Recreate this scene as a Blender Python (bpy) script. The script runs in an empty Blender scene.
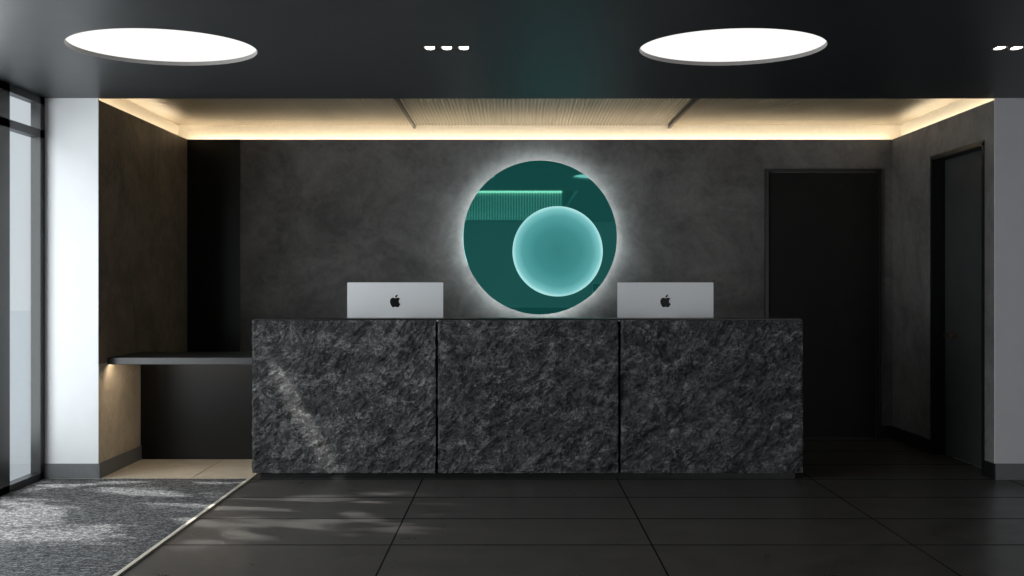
import bpy, bmesh, math, re
from mathutils import Vector, Matrix, noise

scene = bpy.context.scene
COL = scene.collection
scene.view_settings.view_transform = 'Standard'
F = 1177.0
EYE = 1.21
YF, YB = 7.36, 9.36
XL, XR = -2.606, 3.0
ZC = 2.385      # front ceiling
ZW = 2.375      # top of wall lining / cove lip
ZA = 2.50       # alcove ceiling

# ---------------------------------------------------------------- materials
def nt(name):
    m = bpy.data.materials.new(name); m.use_nodes = True
    t = m.node_tree; b = t.nodes.get('Principled BSDF')
    return m, t, b
def N(t, typ, **kw):
    n = t.nodes.new(typ)
    for k, v in kw.items():
        if k in n.inputs: n.inputs[k].default_value = v
        else: setattr(n, k, v)
    return n
def L(t, a, ao, b, bi): t.links.new(a.outputs[ao], b.inputs[bi])
def ramp(t, stops, interp='LINEAR'):
    r = t.nodes.new('ShaderNodeValToRGB'); cr = r.color_ramp; cr.interpolation = interp
    while len(cr.elements) < len(stops): cr.elements.new(0.5)
    for e, (p, c) in zip(cr.elements, stops):
        e.position = p; e.color = (c[0], c[1], c[2], 1) if len(c) == 3 else c
    return r
def objc(t, scale=(1,1,1), rot=(0,0,0)):
    c = N(t, 'ShaderNodeTexCoord'); m = N(t, 'ShaderNodeMapping')
    m.inputs['Scale'].default_value = scale; m.inputs['Rotation'].default_value = rot
    L(t, c, 'Object', m, 'Vector'); return m

def simple(name, col, rough=0.5, metal=0.0, emit=None, es=0.0, var=0.06, nscale=30, bump=0.0, spec=0.5):
    m, t, b = nt(name)
    mp = objc(t); nz = N(t, 'ShaderNodeTexNoise', Scale=nscale, Detail=4.0)
    L(t, mp, 'Vector', nz, 'Vector')
    lo = [c*(1-var) for c in col]; hi = [min(1, c*(1+var)) for c in col]
    r = ramp(t, [(0.3, lo), (0.7, hi)]); L(t, nz, 'Fac', r, 'Fac'); L(t, r, 'Color', b, 'Base Color')
    b.inputs['Roughness'].default_value = rough; b.inputs['Metallic'].default_value = metal
    b.inputs['Specular IOR Level'].default_value = spec
    if emit:
        b.inputs['Emission Color'].default_value = (*emit, 1); b.inputs['Emission Strength'].default_value = es
    if bump:
        bp = N(t, 'ShaderNodeBump', Strength=bump, Distance=0.003); L(t, nz, 'Fac', bp, 'Height'); L(t, bp, 'Normal', b, 'Normal')
    return m

def emitter(name, col, s):
    m, t, b = nt(name); t.nodes.remove(b)
    e = N(t, 'ShaderNodeEmission', Color=(*col, 1), Strength=s)
    L(t, e, 'Emission', t.nodes['Material Output'], 'Surface'); return m

def plaster(name, a, c, rough=0.6):
    m, t, b = nt(name)
    mp = objc(t)
    n1 = N(t, 'ShaderNodeTexNoise', Scale=2.0, Detail=10.0, Roughness=0.66, Distortion=0.6)
    n2 = N(t, 'ShaderNodeTexNoise', Scale=12.0, Detail=9.0, Roughness=0.75, Distortion=1.2)
    L(t, mp, 'Vector', n1, 'Vector'); L(t, mp, 'Vector', n2, 'Vector')
    mx = N(t, 'ShaderNodeMath', operation='MULTIPLY_ADD'); mx.inputs[1].default_value = 0.5
    L(t, n2, 'Fac', mx, 0); L(t, n1, 'Fac', mx, 2)
    r = ramp(t, [(0.58, a), (0.92, c)]); L(t, mx, 'Value', r, 'Fac'); L(t, r, 'Color', b, 'Base Color')
    rr = ramp(t, [(0.4, (rough+.1,)*3), (1.0, (rough-.1,)*3)]); L(t, mx, 'Value', rr, 'Fac'); L(t, rr, 'Color', b, 'Roughness')
    b.inputs['Specular IOR Level'].default_value = 0.35
    bp = N(t, 'ShaderNodeBump', Strength=0.3, Distance=0.004); L(t, n2, 'Fac', bp, 'Height'); L(t, bp, 'Normal', b, 'Normal')
    return m

M_plaster = plaster('plaster_dark', (0.076, 0.072, 0.071), (0.165, 0.158, 0.155))
M_plaster_side = plaster('plaster_brown_cove_wash', (0.11, 0.083, 0.055), (0.25, 0.19, 0.125))  # warm cove wash on the left wall is put into this colour
M_plaster_low = plaster('plaster_beige_sunlit', (0.34, 0.29, 0.22), (0.50, 0.44, 0.35))
M_white = simple('white_paint', (0.72, 0.73, 0.75), 0.6, var=0.02, nscale=6)
M_greywall = simple('grey_paint', (0.56, 0.56, 0.58), 0.6, var=0.03, nscale=6)
M_rear = simple('rear_paint', (0.34, 0.34, 0.34), 0.6, var=0.03, nscale=3)
M_base = simple('baseboard_grey', (0.13, 0.135, 0.14), 0.5)
M_black = simple('black_satin', (0.008, 0.008, 0.008), 0.35, spec=.3)
M_matte = simple('black_matte', (0.006, 0.006, 0.006), 0.9, spec=.1)
M_frame = simple('black_aluminium', (0.012, 0.013, 0.014), 0.35)
M_door = simple('door_black', (0.009, 0.0085, 0.008), 0.5, nscale=8, var=0.15, spec=.15)
M_door2 = simple('door_charcoal', (0.04, 0.04, 0.041), 0.45, nscale=8, var=0.12, spec=.3)
M_shelf = simple('shelf_dark', (0.03, 0.03, 0.032), 0.3)
M_lacquer_shade = simple('black_lacquer_and_shade', (0.005, 0.0045, 0.004), 0.3, spec=.2)
M_alu = simple('silver_aluminium', (0.78, 0.79, 0.81), 0.45, metal=0.1, var=0.02, nscale=200)
M_logo = simple('logo_black', (0.006, 0.006, 0.006), 0.35, spec=.2)
M_screen = simple('screen_glass', (0.01, 0.01, 0.012), 0.08)
M_bronze = simple('bronze_metal', (0.75, 0.45, 0.28), 0.3, metal=1.0)
M_trim = simple('trim_steel', (0.62, 0.58, 0.50), 0.35, metal=0.3)
M_rim = simple('fixture_rim', (0.16, 0.155, 0.15), 0.4)
M_panelE = emitter('light_panel', (1.0, 0.985, 0.96), 1.05)
M_spotE = emitter('downlight_lamp', (1.0, 0.93, 0.82), 4.0)
M_coveE = emitter('cove_led', (1.0, 0.85, 0.63), 19.0)
M_underE = emitter('undershelf_led', (1.0, 0.82, 0.60), 45.0)
M_haloE = emitter('halo_led', (0.92, 0.98, 1.0), 20.0)
M_halo2E = emitter('halo_led_small', (0.45, 1.0, 0.95), 5.0)
M_ceiling = simple('ceiling_charcoal', (0.030, 0.032, 0.034), 0.42, var=0.1, nscale=5, spec=0.28)
M_ribs = simple('ceiling_champagne', (0.34, 0.29, 0.21), 0.42, metal=0.3, var=0.05)
M_ribs2 = simple('ceiling_ribbed_metal', (0.30, 0.275, 0.225), 0.32, metal=0.65, var=0.05)
M_cove = simple('cove_cream', (0.74, 0.68, 0.57), 0.6, var=0.03)
M_beige = simple('travertine_tile', (0.42, 0.37, 0.30), 0.5, nscale=12, var=0.12)
M_ground = simple('paving_grey', (0.85, 0.87, 0.9), 0.9)
M_wellrib = simple('well_ribs', (0.75, 0.85, 0.75), 0.6, emit=(0.45, 0.9, 0.75), es=0.16)  # weak emission paints the line's light onto the ribs
M_wellLine = emitter('well_led', (1.0, 1.0, 0.72), 1.9)

def floor_mat():
    m, t, b = nt('floor_tiles')
    c = N(t, 'ShaderNodeTexCoord'); s = N(t, 'ShaderNodeSeparateXYZ'); L(t, c, 'Object', s, 'Vector')
    def line(axis, off, per, half):
        a = N(t, 'ShaderNodeMath', operation='SUBTRACT'); a.inputs[1].default_value = off; L(t, s, axis, a, 0)
        p = N(t, 'ShaderNodeMath', operation='PINGPONG'); p.inputs[1].default_value = per/2; L(t, a, 'Value', p, 0)
        l = N(t, 'ShaderNodeMath', operation='LESS_THAN'); l.inputs[1].default_value = half; L(t, p, 'Value', l, 0)
        return l, a
    lx, ax = line('X', -0.58, 1.22, 0.0044); ly, ay = line('Y', 5.50, 0.62, 0.009)
    g = N(t, 'ShaderNodeMath', operation='MAXIMUM'); L(t, lx, 'Value', g, 0); L(t, ly, 'Value', g, 1)
    fx = N(t, 'ShaderNodeMath', operation='DIVIDE'); fx.inputs[1].default_value = 1.22; L(t, ax, 'Value', fx, 0)
    fy = N(t, 'ShaderNodeMath', operation='DIVIDE'); fy.inputs[1].default_value = 0.62; L(t, ay, 'Value', fy, 0)
    gx = N(t, 'ShaderNodeMath', operation='FLOOR'); L(t, fx, 'Value', gx, 0)
    gy = N(t, 'ShaderNodeMath', operation='FLOOR'); L(t, fy, 'Value', gy, 0)
    cb = N(t, 'ShaderNodeCombineXYZ'); L(t, gx, 'Value', cb, 'X'); L(t, gy, 'Value', cb, 'Y')
    wn = N(t, 'ShaderNodeTexWhiteNoise'); L(t, cb, 'Vector', wn, 'Vector')
    nz = N(t, 'ShaderNodeTexNoise', Scale=5.0, Detail=8.0, Roughness=0.6); L(t, c, 'Object', nz, 'Vector')
    mv = N(t, 'ShaderNodeMath', operation='MULTIPLY_ADD'); mv.inputs[1].default_value = 0.2
    L(t, wn, 'Value', mv, 0); L(t, nz, 'Fac', mv, 2)
    r = ramp(t, [(0.3, (0.050, 0.046, 0.044)), (0.95, (0.076, 0.071, 0.068))]); L(t, mv, 'Value', r, 'Fac')
    mx = N(t, 'ShaderNodeMix', data_type='RGBA'); L(t, g, 'Value', mx, 0); L(t, r, 'Color', mx, 6)
    mx.inputs[7].default_value = (0.005, 0.005, 0.005, 1)
    t.links.new(mx.outputs[2], b.inputs['Base Color'])
    rr = ramp(t, [(0.3, (0.27,)*3), (0.8, (0.38,)*3)]); L(t, nz, 'Fac', rr, 'Fac')
    mr = N(t, 'ShaderNodeMath', operation='MAXIMUM'); L(t, rr, 'Color', mr, 0); L(t, g, 'Value', mr, 1); L(t, mr, 'Value', b, 'Roughness')
    sp_ = N(t, 'ShaderNodeMath', operation='MULTIPLY_ADD'); sp_.inputs[1].default_value = -0.25; sp_.inputs[2].default_value = 0.32
    L(t, g, 'Value', sp_, 0); L(t, sp_, 'Value', b, 'Specular IOR Level')
    return m
M_floor = floor_mat()

def carpet_mat():
    m, t, b = nt('carpet_loop')
    mp = objc(t)
    n1 = N(t, 'ShaderNodeTexNoise', Scale=75.0, Detail=4.0, Roughness=0.8); n2 = N(t, 'ShaderNodeTexNoise', Scale=18.0, Detail=4.0)
    mp2 = objc(t, (1, 3.0, 1)); L(t, mp2, 'Vector', n2, 'Vector'); L(t, mp, 'Vector', n1, 'Vector')
    a = N(t, 'ShaderNodeMath', operation='MULTIPLY_ADD'); a.inputs[1].default_value = 0.4; L(t, n2, 'Fac', a, 0); L(t, n1, 'Fac', a, 2)
    r = ramp(t, [(0.56, (0.02, 0.0205, 0.022)), (0.70, (0.070, 0.070, 0.073)), (0.84, (0.24, 0.24, 0.247))]); L(t, a, 'Value', r, 'Fac')
    L(t, r, 'Color', b, 'Base Color'); b.inputs['Roughness'].default_value = 0.95
    b.inputs['Specular IOR Level'].default_value = 0.1
    bp = N(t, 'ShaderNodeBump', Strength=1.0, Distance=0.008); L(t, n1, 'Fac', bp, 'Height'); L(t, bp, 'Normal', b, 'Normal')
    return m
M_carpet = carpet_mat()

def stone_mat():
    m, t, b = nt('split_stone')
    mp = objc(t, (1, 1, 2.0), (0, math.radians(-32), 0))
    mpb = objc(t, (1.8, 1, 1), (0, math.radians(-50), 0))
    mac = N(t, 'ShaderNodeTexNoise', Scale=3.2, Detail=5.0, Roughness=0.6, Distortion=0.5)
    n1 = N(t, 'ShaderNodeTexNoise', Scale=3.4, Detail=12.0, Roughness=0.68, Distortion=0.4)
    n2 = N(t, 'ShaderNodeTexNoise', Scale=10.0, Detail=14.0, Roughness=0.85, Distortion=0.25)
    n4 = N(t, 'ShaderNodeTexNoise', Scale=4.6, Detail=12.0, Roughness=0.7, Distortion=0.5)
    n5 = N(t, 'ShaderNodeTexNoise', Scale=60.0, Detail=8.0, Roughness=0.85)
    for n in (mac, n1, n2, n5): L(t, mp, 'Vector', n, 'Vector')
    L(t, mpb, 'Vector', n4, 'Vector')
    ad = N(t, 'ShaderNodeMath', operation='MULTIPLY_ADD'); ad.inputs[1].default_value = 0.38; L(t, mac, 'Fac', ad, 0); L(t, n2, 'Fac', ad, 2)
    ad2 = N(t, 'ShaderNodeMath', operation='MULTIPLY_ADD'); ad2.inputs[1].default_value = 0.30; L(t, n5, 'Fac', ad2, 0); L(t, ad, 'Value', ad2, 2)
    r2 = ramp(t, [(0.64, (0.012, 0.012, 0.013)), (0.82, (0.042, 0.042, 0.044)), (0.91, (0.088, 0.088, 0.090)), (1.0, (0.21, 0.21, 0.21))]); L(t, ad2, 'Value', r2, 'Fac')
    def vein(n, w):
        s = N(t, 'ShaderNodeMath', operation='SUBTRACT'); s.inputs[1].default_value = 0.5; L(t, n, 'Fac', s, 0)
        a = N(t, 'ShaderNodeMath', operation='ABSOLUTE'); L(t, s, 'Value', a, 0)
        r = ramp(t, [(0.0, (1, 1, 1)), (w, (0, 0, 0))]); L(t, a, 'Value', r, 'Fac'); return r
    v1 = vein(n1, 0.012); v2 = vein(n4, 0.009)
    mxv = N(t, 'ShaderNodeMath', operation='MAXIMUM'); L(t, v1, 'Color', mxv, 0); L(t, v2, 'Color', mxv, 1)
    gate = ramp(t, [(0.42, (0, 0, 0)), (0.60, (1, 1, 1))]); L(t, n2, 'Fac', gate, 'Fac')
    mlt = N(t, 'ShaderNodeMath', operation='MULTIPLY'); L(t, mxv, 'Value', mlt, 0); L(t, gate, 'Color', mlt, 1)
    mx = N(t, 'ShaderNodeMix', data_type='RGBA'); L(t, mlt, 'Value', mx, 0); L(t, r2, 'Color', mx, 6)
    mx.inputs[7].default_value = (0.45, 0.45, 0.45, 1)
    t.links.new(mx.outputs[2], b.inputs['Base Color'])
    b.inputs['Roughness'].default_value = 0.38
    bp = N(t, 'ShaderNodeBump', Strength=1.0, Distance=0.024); L(t, ad2, 'Value', bp, 'Height'); L(t, bp, 'Normal', b, 'Normal')
    return m
M_stone = stone_mat()

def mirror_mat():
    m, t, b = nt('teal_mirror')
    mp = objc(t); nz = N(t, 'ShaderNodeTexNoise', Scale=1.5, Detail=2.0); L(t, mp, 'Vector', nz, 'Vector')
    r = ramp(t, [(0.3, (0.12, 0.44, 0.41)), (0.7, (0.14, 0.50, 0.46))]); L(t, nz, 'Fac', r, 'Fac'); L(t, r, 'Color', b, 'Base Color')
    b.inputs['Metallic'].default_value = 1.0; b.inputs['Roughness'].default_value = 0.02
    b.inputs['Emission Color'].default_value = (0.035, 0.40, 0.36, 1); b.inputs['Emission Strength'].default_value = 0.125  # even teal emission stands in for brightness the dark room does not reflect
    return m
M_mirror = mirror_mat()
def glow_mat():
    m, t, b = nt('edge_lit_glass')
    c = N(t, 'ShaderNodeTexCoord'); v = N(t, 'ShaderNodeVectorMath', operation='LENGTH')
    mp = N(t, 'ShaderNodeMapping'); mp.inputs['Scale'].default_value = (1/.353, 0, 1/.353); L(t, c, 'Object', mp, 'Vector')
    nz = N(t, 'ShaderNodeTexNoise', Scale=3.0, Detail=3.0); L(t, c, 'Object', nz, 'Vector')
    L(t, mp, 'Vector', v, 0)
    ma = N(t, 'ShaderNodeMath', operation='MULTIPLY_ADD'); ma.inputs[1].default_value = 0.12; L(t, nz, 'Fac', ma, 0); L(t, v, 'Value', ma, 2)
    mb = N(t, 'ShaderNodeMath', operation='SUBTRACT'); mb.inputs[1].default_value = 0.06; L(t, ma, 'Value', mb, 0)
    r = ramp(t, [(0.0, (0.022, 0.20, 0.195)), (0.5, (0.035, 0.25, 0.25)), (0.78, (0.08, 0.36, 0.36)), (0.92, (0.20, 0.58, 0.59)), (1.0, (0.50, 0.92, 0.92))])
    L(t, mb, 'Value', r, 'Fac'); L(t, r, 'Color', b, 'Emission Color'); b.inputs['Emission Strength'].default_value = 0.85
    b.inputs['Base Color'].default_value = (0.03, 0.10, 0.10, 1); b.inputs['Roughness'].default_value = 0.4
    return m
M_glow = glow_mat()
def glass_mat():
    m, t, b = nt('window_glass'); t.nodes.remove(b)
    tr = N(t, 'ShaderNodeBsdfTransparent', Color=(0.95, 0.97, 0.97, 1)); gl = N(t, 'ShaderNodeBsdfGlossy', Roughness=0.02)
    mx = N(t, 'ShaderNodeMixShader'); mx.inputs[0].default_value = 0.06
    L(t, tr, 'BSDF', mx, 1); L(t, gl, 'BSDF', mx, 2); L(t, mx, 'Shader', t.nodes['Material Output'], 'Surface'); return m
M_glass = glass_mat()

# ---------------------------------------------------------------- mesh helpers
def add(name, me, mat=None, parent=None, kind=None, label=None, cat=None, group=None, loc=None):
    o = bpy.data.objects.new(name, me); COL.objects.link(o)
    if mat and me is not None: me.materials.append(mat)
    if loc: o.location = loc
    if parent:
        o.parent = parent
    if kind: o['kind'] = kind
    if label: o['label'] = label
    if cat: o['category'] = cat
    if group: o['group'] = group
    return o
def boxes_mesh(name, bl, bevel=0.0):
    bm = bmesh.new()
    for (x0, x1, y0, y1, z0, z1) in bl:
        M = Matrix.Translation(((x0+x1)/2, (y0+y1)/2, (z0+z1)/2)) @ Matrix.Diagonal((x1-x0, y1-y0, z1-z0, 1))
        bmesh.ops.create_cube(bm, size=1.0, matrix=M)
    if bevel: bmesh.ops.bevel(bm, geom=bm.edges[:], offset=bevel, segments=2, affect='EDGES', profile=0.5)
    me = bpy.data.meshes.new(name); bm.to_mesh(me); bm.free(); return me
def boxes(name, bl, mat, bevel=0.0, **kw): return add(name, boxes_mesh(name, bl, bevel), mat, **kw)
def empty(name, loc, label, cat, group=None):
    o = bpy.data.objects.new(name, None); o.location = loc; o.empty_display_size = 0.1; COL.objects.link(o)
    o['label'] = label; o['category'] = cat
    if group: o['group'] = group
    return o
def curve_mesh(name, splines, extrude):
    cu = bpy.data.curves.new(name, 'CURVE'); cu.dimensions = '2D'; cu.fill_mode = 'BOTH'; cu.extrude = extrude
    for pts in splines:
        s = cu.splines.new('POLY'); s.points.add(len(pts)-1)
        for p, q in zip(s.points, pts): p.co = (q[0], q[1], 0, 1)
        s.use_cyclic_u = True
    o = bpy.data.objects.new(name, cu); COL.objects.link(o)
    bpy.context.view_layer.update()
    me = bpy.data.meshes.new_from_object(o.evaluated_get(bpy.context.evaluated_depsgraph_get()))
    bpy.data.objects.remove(o); me.name = name; return me
def disc_mesh(name, r, y0, y1, seg=128, bevel=0.0):
    bm = bmesh.new()
    M = Matrix.Translation((0, (y0+y1)/2, 0)) @ Matrix.Rotation(math.pi/2, 4, 'X')
    bmesh.ops.create_cone(bm, cap_ends=True, segments=seg, radius1=r, radius2=r, depth=abs(y1-y0), matrix=M)
    if bevel:
        es = [e for e in bm.edges if len(e.link_faces) == 2 and any(len(f.verts) > 4 for f in e.link_faces)]
        bmesh.ops.bevel(bm, geom=es, offset=bevel, segments=3, affect='EDGES', profile=0.5)
    me = bpy.data.meshes.new(name); bm.to_mesh(me); bm.free(); return me
def ring_mesh(name, r_in, r_out, z0, z1, seg=96, axis='Z'):
    bm = bmesh.new(); L4 = []
    for r, z in ((r_in, z0), (r_out, z0), (r_out, z1), (r_in, z1)):
        row = []
        for i in range(seg):
            a = 2*math.pi*i/seg
            p = (r*math.cos(a), r*math.sin(a), z) if axis == 'Z' else (r*math.cos(a), z, r*math.sin(a))
            row.append(bm.verts.new(p))
        L4.append(row)
    for k in range(4):
        a, b2 = L4[k], L4[(k+1) % 4]
        for i in range(seg):
            j = (i+1) % seg; bm.faces.new((a[i], a[j], b2[j], b2[i]))
    bmesh.ops.recalc_face_normals(bm, faces=bm.faces[:])
    me = bpy.data.meshes.new(name); bm.to_mesh(me); bm.free(); return me
S = dict(kind='structure')

# ---------------------------------------------------------------- room shell
YR = -3.0; XWR = 4.8; XWL = -2.94
boxes('floor', [(XWL-0.06, XWR+.1, YR-.1, YB+0.3, -0.1, 0.0)], M_floor, **S)
boxes('floor', [(XL, -2.03, YF-0.01, 8.18, 0.0, 0.006), (-2.024, -1.653, YF-0.01, 8.18, 0.0, 0.006)], M_beige, **S)
CR = 0.459; CY = 5.82; CXs = (-1.74, 1.073)
def circ(cx, cy, r, n=96): return [(cx+r*math.cos(2*math.pi*i/n), cy+r*math.sin(2*math.pi*i/n)) for i in range(n)]
well = (-1.0, 0.78, -1.0, 3.95)
sp = [[(XWL-.06, YR-.1), (XWR+.1, YR-.1), (XWR+.1, YF+0.02), (XWL-.06, YF+0.02)]]
for cx in CXs: sp.append(circ(cx, CY, CR))
sp.append([(well[0], well[2]), (well[1], well[2]), (well[1], well[3]), (well[0], well[3])])
for cx in (-0.337, 2.48):
    sp.append([(cx-.125, CY-.05), (cx+.125, CY-.05), (cx+.125, CY+.05), (cx-.125, CY+.05)])
me = curve_mesh('ceiling', sp, 0.03)
add('ceiling', me, M_ceiling, loc=(0, 0, ZC+0.03), **S)
x0, x1, y0, y1 = well
boxes('ceiling', [(x0-.05, x0, y0-.05, y1+.05, ZC+.06, 3.0), (x1, x1+.05, y0-.05, y1+.05, ZC+.06, 3.0),
                  (x0, x1, y1, y1+.05, ZC+.06, 3.0), (x0-.05, x1+.05, y0-.1, y1+.05, 3.0, 3.05), (x0-.05, x1+.05, y0-.1, y0-.05, ZC+.06, 3.0)], M_matte, **S)
rb = []
n = 40; w = (x1-x0)/n
for i in range(n): rb.append((x0+i*w+.008, x0+(i+1)*w-.008, y0+.005, y0+.025, 2.30, 2.77))
boxes('trim_1', rb, M_wellrib, **S)
boxes('trim_2', [(x0+.005, x1-.005, y0+.005, y0+.055, 2.755, 2.80)], M_wellLine, **S)
def rib_ceiling(xa, xb, dp, mat):
    bm = bmesh.new(); pitch = 0.026; nr = int(round((xb-xa)/pitch)); prof = []
    for i in range(nr):
        x = xa + i*pitch
        for f_, d in ((0.0, 0.0), (0.2, -0.009), (0.5, -0.012), (0.8, -0.009)):
            prof.append((x+f_*pitch, ZA+0.008+d*dp))
    prof.append((xb, ZA+0.008))
    va = [bm.verts.new((x, YF+.02, z)) for x, z in prof]; vb = [bm.verts.new((x, YB+.12, z)) for x, z in prof]
    for i in range(len(prof)-1): bm.faces.new((va[i], vb[i], vb[i+1], va[i+1]))
    me = bpy.data.meshes.new('ceiling_ribs'); bm.to_mesh(me); bm.free()
    add('ceiling', me, mat, **S)
rib_ceiling(XL-.12, -0.806, .3, M_ribs); rib_ceiling(-0.806, 1.234, .8, M_ribs2); rib_ceiling(1.234, XR+.12, .3, M_ribs)
boxes('ceiling', [(XL-.3, XR+.3, YF-.0, YB+.3, ZA+.02, ZA+.1)], M_black, **S)
boxes('ceiling', [(XL-.3, XR+.3, YF+.0, YF+.02, ZC+.05, ZA+.02)], M_ceiling, **S)
boxes('trim_3', [(-0.815, -0.797, YF+.03, YB+.08, ZA-.028, ZA+.0)], M_black, **S)
boxes('trim_4', [(1.225, 1.243, YF+.03, YB+.08, ZA-.028, ZA+.0)], M_black, **S)

boxes('wall_back', [(XL-.1, XR+.1, YB, YB+.02, 0, ZW), (XL-.1, XR+.1, YB+.02, YB+.1, 0, ZW-.04)], M_plaster, **S)
boxes('wall_back', [(XL+.002, -2.185, YB-.006, YB-.0005, 0, ZW)], M_lacquer_shade, **S)  # dark sheet added in place of the soft shadow in this corner
boxes('wall_back', [(XL-.2, XR+.2, YB+.1, YB+.2, 0, ZA+.02)], M_cove, **S)
boxes('wall_left', [(XL-.02, XL, YF+.01, YB, 0, ZW), (XL-.10, XL-.02, YF+.01, YB+.1, 0, ZW-.04)], M_plaster_side, **S)
boxes('wall_left', [(XL, XL+.004, YF+.002, 8.18, .10, .72)], M_plaster_low, **S)  # overlay with sunlight on the lower wall put into its beige colour
boxes('wall_left', [(XL-.2, XL-.10, YF+.01, YB+.2, 0, ZA+.02)], M_cove, **S)
boxes('wall_front_left', [(XWL, XL, YF, YF+.01, 0, ZC), (XWL, XL-.2, YF+.01, YF+.2, 0, ZC)], M_white, **S)
dy0, dy1, dz = 7.53, 8.47, 2.13
boxes('wall_right', [(XR, XR+.02, YF+.01, dy0, 0, ZW), (XR, XR+.02, dy1, YB, 0, ZW), (XR, XR+.02, dy0, dy1, dz, ZW),
                     (XR+.02, XR+.10, YF+.01, dy0, 0, ZW-.04), (XR+.02, XR+.10, dy1, YB+.1, 0, ZW-.04), (XR+.02, XR+.10, dy0, dy1, dz, ZW-.04)], M_plaster, **S)
boxes('wall_right', [(XR+.10, XR+.2, YF+.01, YB+.2, 0, ZA+.02)], M_cove, **S)
boxes('wall_front_right', [(XR, XWR, YF, YF+.01, 0, ZC), (XR+.2, XWR, YF+.01, YF+.2, 0, ZC)], M_greywall, **S)
boxes('wall_right', [(XWR, XWR+.1, YR, YF+.1, 0, ZC)], M_greywall, **S)
boxes('wall_rear', [(XWL-.06, XWR+.1, YR-.1, YR, 0, ZC)], M_rear, **S)
bh = 0.10
boxes('baseboard_front_left', [(XWL, XL+.004, YF-.012, YF, 0, bh)], M_base, bevel=.001, **S)
boxes('baseboard_left', [(XL, XL+.012, YF-.012, 8.18, 0, bh)], M_base, **S)
boxes('baseboard_front_right', [(XR-.004, XWR, YF-.012, YF, 0, bh)], M_base, **S)
boxes('baseboard_right', [(XR-.012, XR, YF-.012, dy0-.03, 0, bh), (XR-.012, XR, dy1+.03, YB, 0, bh)], M_black, **S)
boxes('baseboard_back', [(-1.4, 1.98, YB-.012, YB, 0, bh), (2.91, XR-.012, YB-.012, YB, 0, bh)], M_black, **S)

boxes('door_1', [(2.02, 2.87, YB-.012, YB-.002, 0.005, 2.11)], M_door, **S)
boxes('trim_5', [(1.985, 2.012, YB-.03, YB, 0, 2.14), (2.878, 2.905, YB-.03, YB, 0, 2.14), (2.012, 2.878, YB-.03, YB, 2.117, 2.14)], M_black, **S)
d2 = boxes('door_2', [(XR+.088, XR+.0985, dy0+.002, dy1-.002, 0.005, dz-.005)], M_door2, **S)
boxes('trim_6', [(XR-.008, XR+.087, dy1-.02, dy1+.012, 0, dz+.0), (XR-.008, XR+.087, dy0-.012, dy0+.02, 0, dz), (XR-.008, XR+.087, dy0-.012, dy1+.012, dz-.02, dz+.014)], M_black, **S)
bm = bmesh.new()
hy, hz = 8.31, 0.86
bmesh.ops.create_cone(bm, cap_ends=True, segments=24, radius1=.024, radius2=.024, depth=.008, matrix=Matrix.Translation((XR+.084, hy, hz)) @ Matrix.Rotation(math.pi/2, 4, 'Y'))
bmesh.ops.create_cone(bm, cap_ends=True, segments=16, radius1=.009, radius2=.009, depth=.05, matrix=Matrix.Translation((XR+.058, hy, hz)) @ Matrix.Rotation(math.pi/2, 4, 'Y'))
bmesh.ops.create_cone(bm, cap_ends=True, segments=16, radius1=.010, radius2=.009, depth=.12, matrix=Matrix.Translation((XR+.036, hy-.05, hz)) @ Matrix.Rotation(math.pi/2, 4, 'X'))
me = bpy.data.meshes.new('handle'); bm.to_mesh(me); bm.free()
add('door_handle', me, M_bronze, parent=d2, label='bronze lever handle')

mull = [(7.29, YF)] + [(6.70, 6.85)]
yy = 5.45
while yy > YR: mull.append((yy-.05, yy)); yy -= 1.3
fr = [(XWL-.06, XWL, a, b, 0, ZC) for a, b in mull]
fr += [(XWL-.06, XWL, YR, YF, ZC-.045, ZC), (XWL-.06, XWL, YR, YF, 2.13, 2.18), (XWL-.06, XWL, YR, YF, 0, .05)]
boxes('window_1', fr, M_frame, **S)
boxes('window_2', [(XWL-.034, XWL-.026, YR, 7.30, .05, ZC-.04)], M_glass, **S)
boxes('floor', [(-30, XWL-.06, -20, 60, -.15, -.05)], M_ground, **S)
boxes('trim_7', [(XL-.0, XR+.0, YB+.04, YB+.065, ZW-.039, ZW-.027)], M_coveE, **S)
boxes('trim_8', [(XL-.075, XL-.05, YF+.1, YB+.0, ZW-.039, ZW-.027)], M_coveE, **S)
boxes('trim_9', [(XR+.05, XR+.075, YF+.1, YB+.0, ZW-.039, ZW-.027)], M_coveE, **S)

boxes('entrance_mat', [(XWL, -1.668, YR, YF-.014, 0.0, 0.008)], M_carpet, label='grey speckled loop-pile entrance carpet beside the glazed wall', cat='carpet')
boxes('trim_10', [(-1.668, -1.648, YR, YF-.014, 0, 0.010), (-2.9, -1.668, YF-.0135, YF-.0125, 0, .009)], M_trim, **S)

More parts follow.
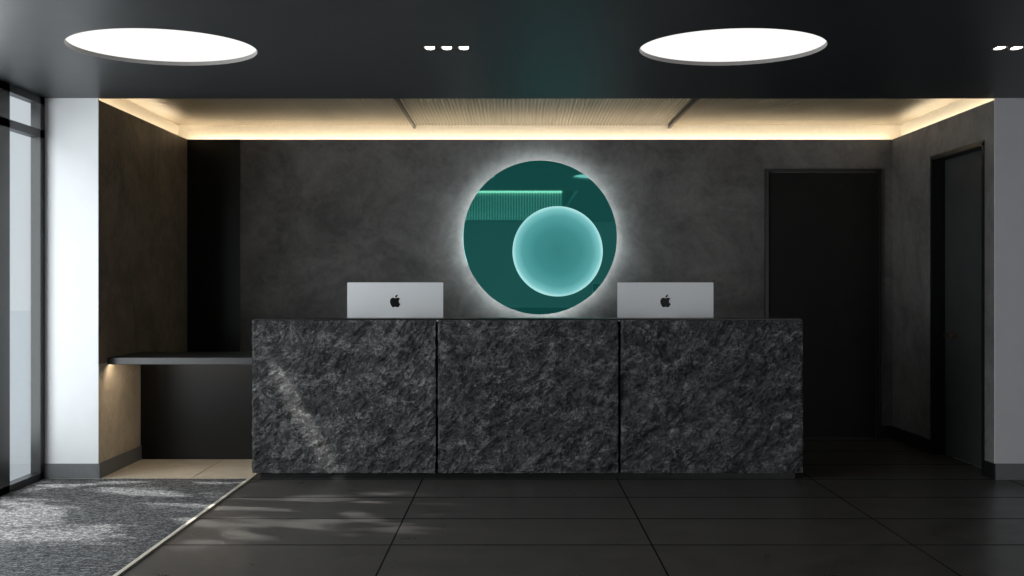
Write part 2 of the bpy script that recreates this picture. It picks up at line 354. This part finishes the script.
# ---------------------------------------------------------------- ceiling lights
def ceiling_disc(cx):
    e = empty('ceiling_light', (cx, CY, ZC), 'large round recessed luminous ceiling panel', 'ceiling light', 'round ceiling lights')
    rim = ring_mesh('rim', CR-.004, CR-.0005, 0, .058); add('rim', rim, M_rim, parent=e)
    bm = bmesh.new(); bmesh.ops.create_circle(bm, cap_ends=True, segments=96, radius=CR-.005, matrix=Matrix.Translation((0, 0, .020)))
    bmesh.ops.reverse_faces(bm, faces=bm.faces[:])
    me = bpy.data.meshes.new('diffuser'); bm.to_mesh(me); bm.free(); add('diffuser', me, M_panelE, parent=e, label='glowing white diffuser')
for cx in CXs: ceiling_disc(cx)
def downlight(cx):
    e = empty('downlight', (cx, CY, ZC), 'black recessed linear downlight with three small lamps', 'downlight', 'triple downlights')
    h = [(-.124, .124, -.049, .049, .03, .05)]
    h += [(-.124, .124, -.049, -.045, 0, .03), (-.124, .124, .045, .049, 0, .03), (-.124, -.110, -.045, .045, 0, .03), (.110, .124, -.045, .045, 0, .03),
          (-.056, -.028, -.045, .045, 0.001, .03), (.028, .056, -.045, .045, .001, .03)]
    add('housing', boxes_mesh('housing', h), M_black, parent=e)
    bm = bmesh.new()
    bmesh.ops.create_cone(bm, cap_ends=True, segments=32, radius1=.024, radius2=.024, depth=.007, matrix=Matrix.Translation((0, 0, .0045)) @ Matrix.Diagonal((1, 1.75, 1, 1)))
    lm = bpy.data.meshes.new('lamp'); bm.to_mesh(lm); bm.free()
    for i, dx in enumerate((-.084, 0, .084)):
        add('lamp', lm, M_spotE if i == 0 else None, parent=e, loc=(dx, 0, 0), label='small glowing lamp')
for cx in (-0.337, 2.48): downlight(cx)

# ---------------------------------------------------------------- reception desk
desk = empty('reception_desk', (0.078, YF+.4, 0), 'long reception desk clad in three rough dark stone slabs', 'reception desk')
def dpart(name, me, mat, label=None):
    o = add(name, me, mat, parent=desk, label=label); o.matrix_parent_inverse = Matrix.Translation(-desk.location); return o
def stone_panel(x0, x1, z0, z1, seed):
    yf = YF-.005; th = .10
    nx, nz_ = 250, 210
    bm = bmesh.new(); g = []
    for j in range(nz_+1):
        row = []
        for i in range(nx+1):
            u, v = i/nx, j/nz_
            x = x0+(x1-x0)*u; z = z0+(z1-z0)*v
            w1 = noise.noise(Vector((x*2.3, seed*2.0, z*2.3)))*.7
            a_, b_ = x*.86+z*.5, z*.86-x*.5
            p = Vector((a_*3.0+w1, seed*7.1, b_*6.0+w1))
            d = noise.ridged_multi_fractal(p, 0.75, 2.2, 7, 1.0, 2.0)*.013
            d += noise.fractal(Vector((a_*20, seed*3.3, b_*30)), 0.5, 2.1, 5)*.008
            q = noise.noise(Vector((a_*4, seed*1.7, b_*7+w1)))
            d += (math.floor(q*4)/4)*.014
            q2 = noise.noise(Vector((a_*12+3, seed*1.1, b_*18)))
            d += (math.floor(q2*4)/4)*.010
            edge = min(u*(x1-x0), (1-u)*(x1-x0), v*(z1-z0), (1-v)*(z1-z0))
            k = min(1, edge/.012)
            y = yf - (d-.018)*(0.3+.7*k) + (1-k)*.006
            ex = noise.noise(Vector((seed*5, z*28, 1.3)))*.005 if i in (0, nx) else 0
            ez = noise.noise(Vector((x*28, seed*5, 4.3)))*.004 if j in (0, nz_) else 0
            row.append(bm.verts.new((x+ex, y, z+ez)))
        g.append(row)
    for j in range(nz_):
        for i in range(nx): bm.faces.new((g[j][i], g[j][i+1], g[j+1][i+1], g[j+1][i]))
    bd = [e for e in bm.edges if e.is_boundary]
    r = bmesh.ops.extrude_edge_only(bm, edges=bd)
    nv = [q for q in r['geom'] if isinstance(q, bmesh.types.BMVert)]
    for q in nv: q.co.y = yf+th
    bd = [e for e in bm.edges if e.is_boundary]
    bmesh.ops.contextual_create(bm, geom=bd)
    bmesh.ops.recalc_face_normals(bm, faces=bm.faces[:])
    me = bpy.data.meshes.new('stone_panel'); bm.to_mesh(me); bm.free(); return me
P = [(-1.644, -0.497), (-0.482, 0.645), (0.662, 1.80)]
for k, (a, b) in enumerate(P):
    dpart('stone_panel', stone_panel(a, b, 0.04, 0.995, k+1), M_stone, 'rough split-face dark grey stone slab')
dpart('plinth', boxes_mesh('plinth', [(-1.60, 1.76, YF+.04, YF+.60, 0.0, .038)]), M_black, 'black recessed plinth')
dpart('carcass', boxes_mesh('carcass', [(-1.63, 1.79, YF+.097, YF+.13, .04, .985), (-1.63, -1.60, YF+.13, YF+.80, .04, .70), (1.76, 1.79, YF+.13, YF+.80, .04, .70),
                                        (-.50, -.48, YF+.13, YF+.70, .04, .70), (.645, .665, YF+.13, YF+.70, .04, .70)]), M_black, 'black carcass')
dpart('worktop', boxes_mesh('worktop', [(-1.64, 1.80, YF+.131, YF+.85, .70, .735)], .003), M_shelf, 'dark worktop behind the stone front')
dpart('ledge', boxes_mesh('ledge', [(-1.64, 1.797, YF+.012, YF+.22, 0.996, 1.006)], .001), M_black, 'thin black ledge')

# ---------------------------------------------------------------- computers
PATH = ["M12.152 6.896c-.948 0-2.415-1.078-3.96-1.04-2.04.027-3.91 1.183-4.961 3.014-2.117 3.675-.546 9.103 1.519 12.09 1.013 1.454 2.208 3.09 3.792 3.039 1.52-.065 2.09-.987 3.935-.987 1.831 0 2.35.987 3.96.948 1.637-.026 2.676-1.48 3.676-2.948 1.156-1.688 1.636-3.325 1.662-3.415-.039-.013-3.182-1.221-3.22-4.857-.026-3.04 2.48-4.494 2.597-4.559-1.429-2.09-3.623-2.324-4.39-2.376-2-.156-3.675 1.09-4.61 1.09",
        "M15.53 3.83c.843-1.012 1.4-2.427 1.245-3.83-1.207.052-2.662.805-3.532 1.818-.78.896-1.454 2.338-1.273 3.714 1.338.104 2.715-.688 3.559-1.701"]
def path_pts(s):
    nums = [float(v) for v in re.findall(r'-?\d*\.\d+|-?\d+', s)]
    x, y = nums[0], nums[1]; pts = [(x, y)]; q = nums[2:]
    for i in range(0, len(q)-5, 6):
        c1 = (x+q[i], y+q[i+1]); c2 = (x+q[i+2], y+q[i+3]); e = (x+q[i+4], y+q[i+5])
        for k in range(1, 9):
            t = k/8; m = 1-t
            pts.append((m**3*x+3*m*m*t*c1[0]+3*m*t*t*c2[0]+t**3*e[0], m**3*y+3*m*m*t*c1[1]+3*m*t*t*c2[1]+t**3*e[1]))
        x, y = e
    if math.dist(pts[0], pts[-1]) < .3: pts.pop()
    return pts
sc = .086/24
spl = [[((px-12)*sc, (12-py)*sc) for px, py in path_pts(s)] for s in PATH]
me_logo = curve_mesh('emblem', spl, .0008)
me_logo.transform(Matrix.Rotation(math.pi/2, 4, 'X'))
me_logo.materials.append(M_logo)
def rrect(w, h, r, n=8):
    pts = []
    for cx, cz, a0 in ((w/2-r, h/2-r, 0), (-w/2+r, h/2-r, 90), (-w/2+r, -h/2+r, 180), (w/2-r, -h/2+r, 270)):
        for i in range(n+1):
            a = math.radians(a0+90*i/n); pts.append((cx+r*math.cos(a), cz+r*math.sin(a)))
    return pts
SW, SH = .648, .43
me_h = curve_mesh('housing', [rrect(SW, SH, .006)], .008); me_h.transform(Matrix.Rotation(math.pi/2, 4, 'X')); me_h.materials.append(M_alu)
me_s = curve_mesh('display', [rrect(SW-.01, SH-.01, .006)], .001); me_s.transform(Matrix.Rotation(math.pi/2, 4, 'X')); me_s.materials.append(M_screen)
bm = bmesh.new()
for (x0_, x1_, y0_, y1_, z0_, z1_) in ((-.09, .09, -.11, .07, 0, .007), (-.09, .09, -.068, -.060, .007, .25)):
    bmesh.ops.create_cube(bm, size=1, matrix=Matrix.Translation(((x0_+x1_)/2, (y0_+y1_)/2, (z0_+z1_)/2)) @ Matrix.Diagonal((x1_-x0_, y1_-y0_, z1_-z0_, 1)))
bmesh.ops.create_cube(bm, size=1, matrix=Matrix.Translation((0, -.035, .235)) @ Matrix.Diagonal((.14, .05, .05, 1)))
bmesh.ops.bevel(bm, geom=bm.edges[:], offset=.002, segments=2, affect='EDGES')
me_st = bpy.data.meshes.new('stand'); bm.to_mesh(me_st); bm.free(); me_st.materials.append(M_alu)
ZT = 0.7355; CYc = 7.96
for cx_px in (395.3, 665.3):
    X = (cx_px-515)*CYc/F
    e = empty('desktop_computer', (X, CYc, ZT), 'silver all-in-one desktop computer seen from its back, on the desk', 'computer', 'desktop computers')
    top = 1.234-ZT; cz = top-SH/2
    add('housing', me_h, parent=e, loc=(0, 0, cz))
    add('display', me_s, parent=e, loc=(0, .0095, cz), label='black glass display')
    add('stand', me_st, parent=e, loc=(0, .0, 0))
    add('emblem', me_logo, parent=e, loc=(0, -.0089, 1.109-ZT), label='black bitten-apple emblem')

# ---------------------------------------------------------------- wall mirror disc
SY = 9.255
sign = empty('wall_sign', (25*SY/F, SY, 1.21+48.5*SY/F), 'round teal mirrored disc with white halo backlight on the plaster wall', 'wall sign')
add('mirror_disc', disc_mesh('mirror_disc', .605, -.008, .008, 160, .002), M_mirror, parent=sign, label='teal tinted mirrored disc')
add('halo_ring', ring_mesh('halo_ring', .55, .580, .012, .030, 128, 'Y'), M_haloE, parent=sign, label='white led backlight ring')
add('backing', disc_mesh('backing', .53, .0085, YB-SY-.001, 96), M_black, parent=sign)
add('glow_disc', disc_mesh('glow_disc', .353, -.006, .006, 128, .002), M_glow, parent=sign, loc=(0.137, -.045, -.110), label='smaller edge-lit cyan glass disc')
add('glow_ring', ring_mesh('glow_ring', .325, .338, -.034, -.024, 128, 'Y'), M_halo2E, parent=sign, loc=(0.137, 0, -.110), label='cyan led ring')
add('spacer', disc_mesh('spacer', .15, -.0385, -.0085, 48), M_black, parent=sign, loc=(0.137, 0, -.110))

# ---------------------------------------------------------------- side counter
cnt = empty('side_counter', (-2.0, 7.9, 0), 'dark wall counter with black lacquered panel beneath', 'counter')
def cpart(name, me, mat, label=None):
    o = add(name, me, mat, parent=cnt, label=label); o.matrix_parent_inverse = Matrix.Translation(-cnt.location); return o
cpart('countertop', boxes_mesh('countertop', [(XL+.001, -1.66, 7.535, 8.24, .722, .752), (XL+.001, -1.66, 7.52, 7.534, .708, .752)], .002), M_shelf, 'thin dark grey countertop')
cpart('back_panel', boxes_mesh('back_panel', [(XL+.001, -1.66, 8.185, 8.22, .001, .7215)]), M_lacquer_shade, 'black lacquered panel')
cpart('led_strip', boxes_mesh('led_strip', [(XL+.02, -1.7, 7.545, 7.56, .714, .7215)]), M_underE, 'warm led strip')

# ---------------------------------------------------------------- lights
def area(name, loc, rot, sx, sy, e, col=(1, 1, 1)):
    l = bpy.data.lights.new(name, 'AREA'); l.shape = 'RECTANGLE'; l.size = sx; l.size_y = sy; l.energy = e; l.color = col
    o = bpy.data.objects.new(name, l); o.location = loc; o.rotation_euler = rot; COL.objects.link(o); return o
area('window_daylight', (-3.15, 4.9, 1.25), (0, math.radians(-90), 0), 2.1, 4.4, 175, (0.97, 0.985, 1.0))
area('rear_fill', (3.7, -2.8, 1.3), (math.radians(90), 0, 0), 1.9, 2.0, 62, (0.97, 0.98, 1.0))  # added fill behind the camera for the front faces, no window there

w = bpy.data.worlds.new('World'); scene.world = w; w.use_nodes = True
bg = w.node_tree.nodes['Background']; bg.inputs[0].default_value = (0.80, 0.85, 0.90, 1); bg.inputs[1].default_value = 0.8

def look(o, target):
    d = Vector(target)-o.location; o.rotation_euler = d.to_track_quat('-Z', 'Y').to_euler()
def spot(name, loc, tgt, ang, e, col, blend=.4, scale=None, roll=0, nsc=None):
    l = bpy.data.lights.new(name, 'SPOT'); l.energy = e; l.spot_size = math.radians(ang); l.spot_blend = blend; l.color = col; l.shadow_soft_size = .02
    o = bpy.data.objects.new(name, l); o.location = loc; COL.objects.link(o); look(o, tgt)
    if roll: o.rotation_euler = (o.rotation_euler.to_matrix() @ Matrix.Rotation(roll, 3, 'Z')).to_euler()
    if scale: o.scale = scale
    if nsc:
        l.use_nodes = True; t = l.node_tree; em = t.nodes['Emission']
        tc = N(t, 'ShaderNodeTexCoord'); nz = N(t, 'ShaderNodeTexNoise', Scale=nsc, Detail=3.0, Roughness=.6, Distortion=.6)
        L(t, tc, 'Normal', nz, 'Vector'); r = ramp(t, [(0.50, (0, 0, 0)), (0.58, (1, 1, 1))]); L(t, nz, 'Fac', r, 'Fac')
        L(t, r, 'Color', em, 'Strength')
    return o
spot('sun_dapple', (-8.5, 7.6, 4.2), (-2.4, 6.5, 0.0), 16, 13000, (1, .97, .92), nsc=22)  # spot for the sun, leaf shade is noise put into its strength
spot('streak_spot', (-2.5, 3.2, 2.33), (-1.35, 7.35, 0.42), 13, 1500, (1, .97, .93), blend=.9, scale=(.12, 1, 1), roll=math.radians(33))  # added spot inside the room, squeezed to draw the sun streak on the slab

# ---------------------------------------------------------------- camera
cam = bpy.data.cameras.new('Camera'); co = bpy.data.objects.new('Camera', cam); COL.objects.link(co)
co.location = (0, 0, EYE); co.rotation_euler = (math.radians(90), 0, 0)
cam.sensor_width = 36; cam.lens = 36*F/1024; cam.shift_x = -3/1024; cam.shift_y = -2/1024
cam.clip_end = 100
scene.camera = co
